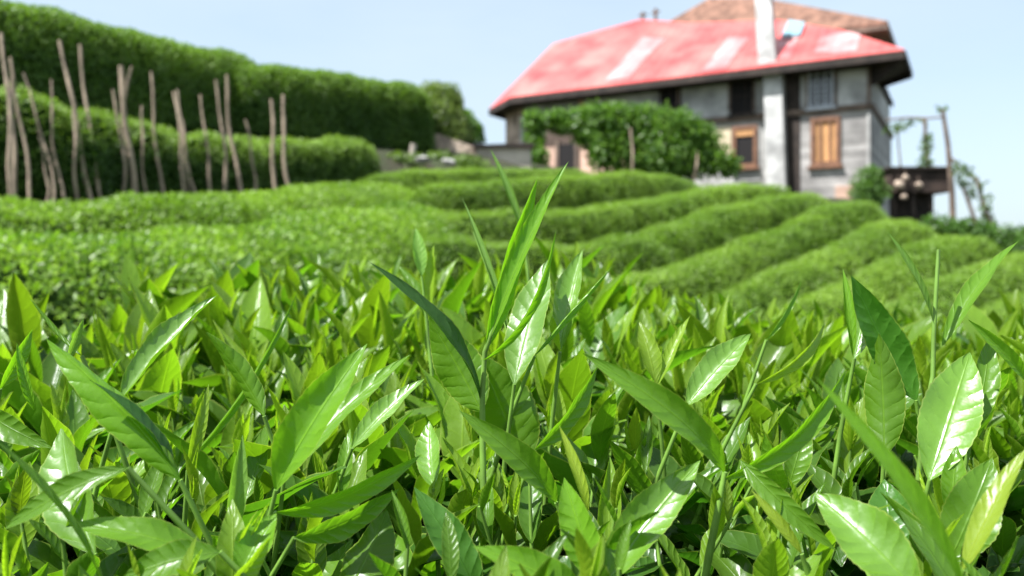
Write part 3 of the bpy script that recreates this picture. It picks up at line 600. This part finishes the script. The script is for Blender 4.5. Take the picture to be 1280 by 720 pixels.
# ------------------------------------------------------------------ foreground tea bush
def canopy(X, Y):
    X = np.asarray(X, float); Y = np.asarray(Y, float); s_ = np.clip((Y-.5)/.8, 0, 1); s_ = s_*s_*(3-2*s_)
    k = X/np.maximum(Y, .3); left = np.clip((-k-.22)/.3, 0, 1)
    P = np.stack([X, Y, 0*X], -1)
    right = np.clip((k-.10)/.18, 0, 1)
    return -.176+.112*s_-.062*left*s_-.092*right*s_ + .012*snoise(P, 9, 3)
def yfar(X, Y): k = X/np.maximum(Y, .3); return 1.45+.15*np.sin(X*4)-.45*np.clip((-k-.42)/.2, 0, 1)
TB = empty("tea_bush", (0, .9, -1.0)); tag(TB, "glossy young tea shoots of the nearest bush, filling the lower half of the picture", "tea bush")
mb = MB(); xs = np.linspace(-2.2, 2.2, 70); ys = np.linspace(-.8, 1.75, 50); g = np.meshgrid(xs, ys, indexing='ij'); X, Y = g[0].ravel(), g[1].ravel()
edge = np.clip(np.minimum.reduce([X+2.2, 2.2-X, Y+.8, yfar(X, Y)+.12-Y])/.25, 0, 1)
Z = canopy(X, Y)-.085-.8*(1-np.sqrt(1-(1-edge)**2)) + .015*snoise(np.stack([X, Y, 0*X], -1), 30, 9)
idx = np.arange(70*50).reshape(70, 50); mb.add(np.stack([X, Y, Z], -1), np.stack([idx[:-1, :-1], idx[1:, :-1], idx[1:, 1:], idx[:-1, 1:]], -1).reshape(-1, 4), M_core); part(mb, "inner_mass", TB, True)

YG = np.array([.24, .355, .024]); MG = np.array([.105, .215, .013]); DG = np.array([.035, .105, .012])
Hv = nrm(SD + np.array([0, -1., .05]))
nshoot = 0
class ShootBag:   # collects the arguments of leaves
    def __init__(s): s.a = []
    def add(s, *a): s.a.append(a)
    def flush(s, mb, nv=9, teeth=0., ripple=.05):
        if not s.a: return
        z = list(zip(*s.a)); f = lambda i: np.array(z[i], float)
        leaves(mb, f(0), f(1), f(2), f(3), f(4), f(5), f(6), f(7), f(8), M_near, nv, teeth, ripple, f(9))
def hero(lf, stem=None, sr=.0016):
    """lf: list of (bx,by,tx,ty,depth_base,depth_tip or None,width_px,style,tint,bend,fold,twist)"""
    global nshoot
    m_ = MB()
    f = lf[0]; b0 = W(f[0], f[1], f[4])
    if stem is None:
        t0 = W(f[2], f[3], f[4]); d = nrm(b0-t0); d = nrm(np.array([d[0]*.5, .15, -.6+.4*min(d[2], 0)])); stem = [b0+d*.12+np.array([0, 0, -.02]), b0+d*.05, b0]
    else: stem = [W(*p) for p in stem]
    nst = len(stem)
    tube(m_, stem, [sr*(1.25-.5*i/(nst-1)) for i in range(nst)], M_stem, 8); root = part(m_, "shoot", TB, True); nshoot += 1
    for (bx, by, tx, ty, d0, d1, wpx, sty, tint, bend, fold, tw) in lf:
        b = W(bx, by, d0)
        if sty == 'g':     # tilt the blade so that it mirrors the sun
            if d1 is None:
                # choose tip depth so the axis is perpendicular to the half vector
                ds = np.linspace(d0-.06, d0+.14, 80); k = [abs(np.dot(nrm(W(tx, ty, d)-b), Hv)) for d in ds]; d1 = ds[int(np.argmin(k))]
            t = W(tx, ty, d1); no = Hv
        else:
            t = W(tx, ty, d1 if d1 else d0+.02)
            view = nrm(-b); ax = nrm(t-b); sd = nrm(np.cross(ax, view)); vv = nrm(np.cross(sd, ax)); a = R(sty); no = vv*math.cos(a)+sd*math.sin(a)
            if sty == 999: no = np.array([0, -.2, 1.])
        L = np.linalg.norm(t-b); lb = MB(); wm = wpx/1000*(d0+(d1 or d0))/2
        A = lambda x: np.array([x], float)
        leaves(lb, b[None], (t-b)[None], np.asarray(no)[None], A(L), A(wm*(.98 if sty == 'g' else .88)), A(bend), A(fold), A(tw), np.asarray(tint)[None], M_wax if sty == 'g' else M_near, 33, .035, .055, A(.05))
        o = part(lb, "leaf", root, True); o.location = (0, 0, 0)
BR = np.array([.145, .30, .014]); PL = np.array([.15, .26, .055]); DK = np.array([.028, .085, .02]); YL = np.array([.30, .38, .03])
# main tall shoot
hero([(612,425,706,198,.50,.50,34,-28,BR,.04,.7,.3), (606,440,679,221,.50,.51,46,35,BR*1.1,-.05,.75,.2), (604,450,702,292,.495,.49,24,60,BR,.1,.6,.2),
      (600,500,468,320,.50,.47,38,62,DK,.08,.5,.5), (602,515,538,398,.515,.53,74,170,MG,.05,.35,0.)],
     [(607,670,.49),(604,600,.495),(603,540,.498),(603,490,.5),(606,440,.5),(620,400,.5)], .0019)
hero([(643,480,683,320,.52,None,54,'g',MG,.02,.35,.1)])
hero([(655,585,600,440,.53,.54,95,165,MG*.9,.03,.25,0)])
hero([(700,440,727,308,.56,None,46,'g',MG*1.1,.02,.8,.3)])
hero([(668,445,772,334,.53,.55,15,50,BR,-.03,.9,0), (690,395,700,440,.55,.55,14,20,YG,.03,.5,0)])
hero([(640,432,580,243,.57,.60,15,20,PL,.03,.9,.1), (641,430,612,350,.575,.58,12,30,BR,.03,.9,.1)], [(648,520,.57),(640,432,.57),(618,360,.585),(592,290,.595)], .0011)
hero([(655,300,615,185,.85,.86,16,20,PL,.05,.8,.1)], [(668,420,.84),(655,300,.85),(643,262,.852),(630,225,.856)], .0014)
hero([(527,345,520,284,.72,.73,24,10,PL*1.5,.02,.6,.1), (535,400,541,305,.72,.73,28,-20,YG,.02,.8,.2), (538,410,500,330,.72,.74,26,30,MG,.05,.7,.2)], [(540,470,.71),(533,400,.715),(527,345,.72)], .0014)
# centre
hero([(905,590,735,440,.42,.40,50,25,MG*1.1,.13,.45,.5), (900,600,1068,462,.43,.46,34,40,BR,.12,.5,.4), (925,575,1045,690,.43,.40,34,10,MG,.1,.4,.2)], [(878,735,.43),(895,650,.43),(906,590,.43)], .0019)
hero([(668,562,752,458,.48,.50,34,45,MG*1.2,.07,.5,.3)])
hero([(695,628,578,513,.45,.43,46,20,MG,.12,.5,.5)])
hero([(752,735,874,572,.40,None,66,'g',MG*1.1,.06,.6,-.5)])
hero([(748,728,704,598,.39,.40,62,-12,BR*1.15,.03,.55,.1), (735,640,700,530,.42,.43,20,20,YL,.05,.6,.3)])
hero([(735,760,595,680,.37,.36,56,30,BR,.1,.4,.3)])
hero([(598,745,520,608,.42,.43,58,20,DG*1.5,.06,.4,.3)])
hero([(345,640,528,574,.43,.44,40,35,BR,.1,.5,.2)])
hero([(345,612,455,428,.42,.43,76,-25,BR,.05,.6,-.3), (350,606,508,438,.425,.46,44,-40,BR*.9,.05,.4,-.2)])
hero([(368,672,500,615,.42,.43,44,35,MG*1.1,.1,.4,.2)])
hero([(430,745,485,640,.42,.45,84,150,MG*.8,.05,.3,.2)])
hero([(440,560,530,470,.50,None,34,'g',MG*1.2,.04,.5,.2)])
hero([(542,610,535,525,.47,None,38,'g',MG*1.3,.04,.5,.2)])
# left
hero([(225,600,55,428,.41,.42,62,-155,BR*1.05,-.08,.6,-.4), (222,602,120,470,.415,.40,36,70,DK*1.4,.06,.5,.2)])
hero([(150,503,268,364,.50,None,46,'g',MG*1.1,.03,.75,.2)])
hero([(102,445,40,370,.52,.53,12,40,MG,-.08,.8,.2), (85,450,105,398,.52,.52,14,10,PL,.02,.6,0)])
hero([(118,692,70,532,.40,None,78,'g',MG,.04,.55,.2)])
hero([(288,676,304,545,.42,.425,36,8,PL*1.1,.03,.8,.05)])
hero([(262,700,84,650,.38,.37,50,30,BR*.9,.08,.4,.2)])
hero([(275,690,150,722,.37,.36,54,20,MG,.1,.4,.2)])
hero([(130,735,0,538,.36,.35,26,70,MG,.04,.4,.2)])
hero([(0,486,42,412,.50,.51,24,20,BR,.05,.6,.2), (42,512,20,428,.50,.50,20,-10,BR,.03,.8,.1), (-20,510,60,560,.47,.45,40,20,MG,.1,.4,.2)])
hero([(300,720,345,640,.38,.40,60,-20,BR,.06,.5,.2), (275,745,340,672,.37,.38,34,40,YG,.06,.5,.2)])
hero([(210,600,380,372,.56,.60,18,50,MG*1.2,.05,.8,.3)])
hero([(330,520,262,415,.50,.51,40,150,MG,.05,.5,.4)])
hero([(355,600,398,470,.47,.48,28,10,YG*.8,.04,.6,.3)])
hero([(235,588,262,480,.46,.47,22,10,YG*.8,.04,.6,.3)])
hero([(160,585,0,660,.38,.37,40,30,MG,.08,.4,.3)])
# right
hero([(1145,500,1068,345,.50,.49,62,22,DG*1.7,-.06,.45,.35), (1066,445,1055,335,.52,.53,20,15,BR,.03,.8,.1)])
hero([(1068,448,1085,378,.53,None,30,'g',MG,.03,.5,.3)])
hero([(1166,402,1114,288,.50,.50,16,45,PL,.04,.7,.2), (1178,432,1272,294,.51,.54,32,-30,MG*1.2,.05,.55,.5)], [(1148,600,.49),(1154,540,.49),(1166,470,.5),(1167,420,.5),(1172,330,.505),(1173,312,.506)], .0014)
hero([(1162,600,1214,436,.46,None,74,'g',MG*1.2,.03,.4,.1)])
hero([(1105,570,1100,418,.48,.50,60,170,MG*.9,.04,.4,.2)])
hero([(1205,735,1028,468,.30,.30,36,35,BR*1.05,.05,.5,.3)])
hero([(1150,745,1018,614,.36,None,84,'g',MG*1.1,.07,.5,-.3)])
hero([(1204,712,1282,556,.36,.37,36,-20,YL*.9,.04,.4,.4)])
hero([(1185,705,1242,572,.42,.43,78,10,MG,.05,.35,.2)])
hero([(1188,645,1196,556,.45,.46,38,5,BR*.8,.04,.5,.2)])
hero([(1118,708,1106,598,.43,.45,72,8,DG*1.6,.04,.35,.1)])
hero([(858,508,938,414,.52,None,46,'g',MG*1.1,.04,.5,.2)])
hero([(958,425,1006,350,.62,.64,12,40,BR,.03,.8,.2)])
hero([(945,480,1038,402,.56,.60,22,40,YG,.1,.7,.2)])
hero([(1002,692,940,612,.40,.41,20,15,YL*.8,.05,.6,.2)])
hero([(1215,540,1240,420,.50,.53,40,20,MG,.05,.5,.4), (1285,480,1215,400,.50,.49,26,30,MG*1.3,.05,.6,.3)])
hero([(985,610,1010,520,.47,.48,40,10,MG,.05,.5,.2), (980,612,955,545,.47,.46,36,-20,BR*.9,.05,.5,.2)])
hero([(820,480,800,400,.58,.6,34,15,YG*.8,.04,.6,.3), (822,482,862,392,.58,.6,20,-20,YG,.04,.6,.3)])

# random shoots
def shoot_pts():
    out = []; cell = .041
    for i in range(int(4.0/cell)):
        for j in range(int(2.1/cell)):
            x = -2.0+(i+random.random())*cell; y = -.35+(j+random.random())*cell
            if y > float(yfar(np.array([x]), np.array([y]))[0]) or y < .30: continue
            if abs(x) > .8*y+.62: continue
            if y < .44 and random.random() < .35: continue
            out.append((x, y))
    return out
SP = shoot_pts(); SP.sort(key=lambda p: p[1]+ (0 if abs(p[0]) < .66*p[1] else 10))
bag_near, bag_mid, bag_far = ShootBag(), ShootBag(), ShootBag(); restm = MB(); ind = 0
def rv(): return np.array([random.gauss(0, 1) for _ in range(3)])
for (x, y) in SP:
    z = float(canopy(np.array([x]), np.array([y]))[0]); inview = abs(x) < .66*y
    solo = inview and y > .5 and nshoot < 98 and random.random() < .5
    near = y < .85
    hgt = random.uniform(.015, .05)*(1 if y > .75 else .7) + (.03 if random.random() < .09 and y > .75 else 0)
    lean = np.array([random.gauss(.05, .28), random.gauss(0, .22), 1.]); lean = nrm(lean); base = np.array([x, y, z-.06]); top = base+lean*(.055+hgt)
    mb_s = MB() if solo else restm
    tube(mb_s, [base, (base+top)/2+rv()*.002, top], [.0017, .0014, .001], M_stem, 5)
    bag = ShootBag() if solo else (bag_near if near else bag_mid if y < 1.1 else bag_far)
    sc = random.uniform(.9, 1.4)*(.82 if y < .55 else 1)*(1+.2*min(1, max(0, (y-.55)/.4))); az = random.uniform(0, 6.28)
    if .5 < y < 1.15 and random.random() < .2: sc *= 1.45; top = top+lean*.015
    young = random.random() < (.5 if y < .6 else .72)
    # bud
    if young: bag.add(top, lean+rv()*.12, rv(), .03*sc, .006, .03, 1.2, .1, YG*random.uniform(.9, 1.3), 0.)
    nl = random.choice((3, 4, 4, 5))
    for k in range(nl):
        q = k/(nl-1); az += 2.4+random.gauss(0, .3); out = np.array([math.cos(az), math.sin(az), 0]); up_ = 3.2*(1-q)**1.1+.45 if young else 1.2*(1-q)+.2
        ax = nrm(out+np.array([0, 0, up_])+lean*.4); b = top-(top-base)*(.05+.75*q); L = (.034+.032*q**.6)*sc*random.uniform(.85, 1.2)
        no = nrm(np.array([0, 0, 1.])*1.0-out*.9*up_+rv()*.25)
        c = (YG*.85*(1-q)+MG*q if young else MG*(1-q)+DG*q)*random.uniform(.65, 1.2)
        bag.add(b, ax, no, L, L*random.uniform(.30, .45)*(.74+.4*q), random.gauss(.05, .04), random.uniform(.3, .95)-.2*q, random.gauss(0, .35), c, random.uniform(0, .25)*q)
    if solo:
        root = part(mb_s, "shoot", TB, True); nshoot += 1
        for a_ in bag.a:
            lb = MB(); b2 = ShootBag(); b2.add(*a_); b2.flush(lb, 17, .03); o = part(lb, "leaf", root, True); o.location = (0, 0, 0)
# lower mature leaves filling between, tint also darkened as shade in the gaps
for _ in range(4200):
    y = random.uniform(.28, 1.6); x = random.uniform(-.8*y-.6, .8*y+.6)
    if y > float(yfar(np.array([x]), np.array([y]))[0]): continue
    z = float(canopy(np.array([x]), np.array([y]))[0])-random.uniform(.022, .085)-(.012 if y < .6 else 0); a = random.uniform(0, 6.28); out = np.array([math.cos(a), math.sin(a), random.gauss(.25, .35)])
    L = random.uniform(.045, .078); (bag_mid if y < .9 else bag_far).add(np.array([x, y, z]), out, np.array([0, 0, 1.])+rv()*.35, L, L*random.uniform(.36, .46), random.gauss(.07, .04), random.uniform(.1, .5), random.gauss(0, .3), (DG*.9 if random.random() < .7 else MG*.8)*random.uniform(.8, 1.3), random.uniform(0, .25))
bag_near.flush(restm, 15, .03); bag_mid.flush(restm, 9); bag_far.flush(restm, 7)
# leafy far side of the bush
K = 5000; t_ = rng.uniform(-1.9, 1.9, K); yy = yfar(t_, np.full(K, 1.4))+.1+rng.uniform(-.1, .05, K); zz_ = -.12-rng.uniform(0, .75, K)
cards(restm, np.stack([t_, yy, zz_], -1), rng.normal(size=(K, 3)), np.tile([0, .8, .6], (K, 1))+rng.normal(size=(K, 3))*.4, rng.uniform(.04, .07, K), rng.uniform(.018, .028, K), np.tile(DG*1.3, (K, 1)), M_far)
o = part(restm, "foliage", TB, True); o['kind'] = "stuff"
print("shoots", nshoot, "random", len(SP))
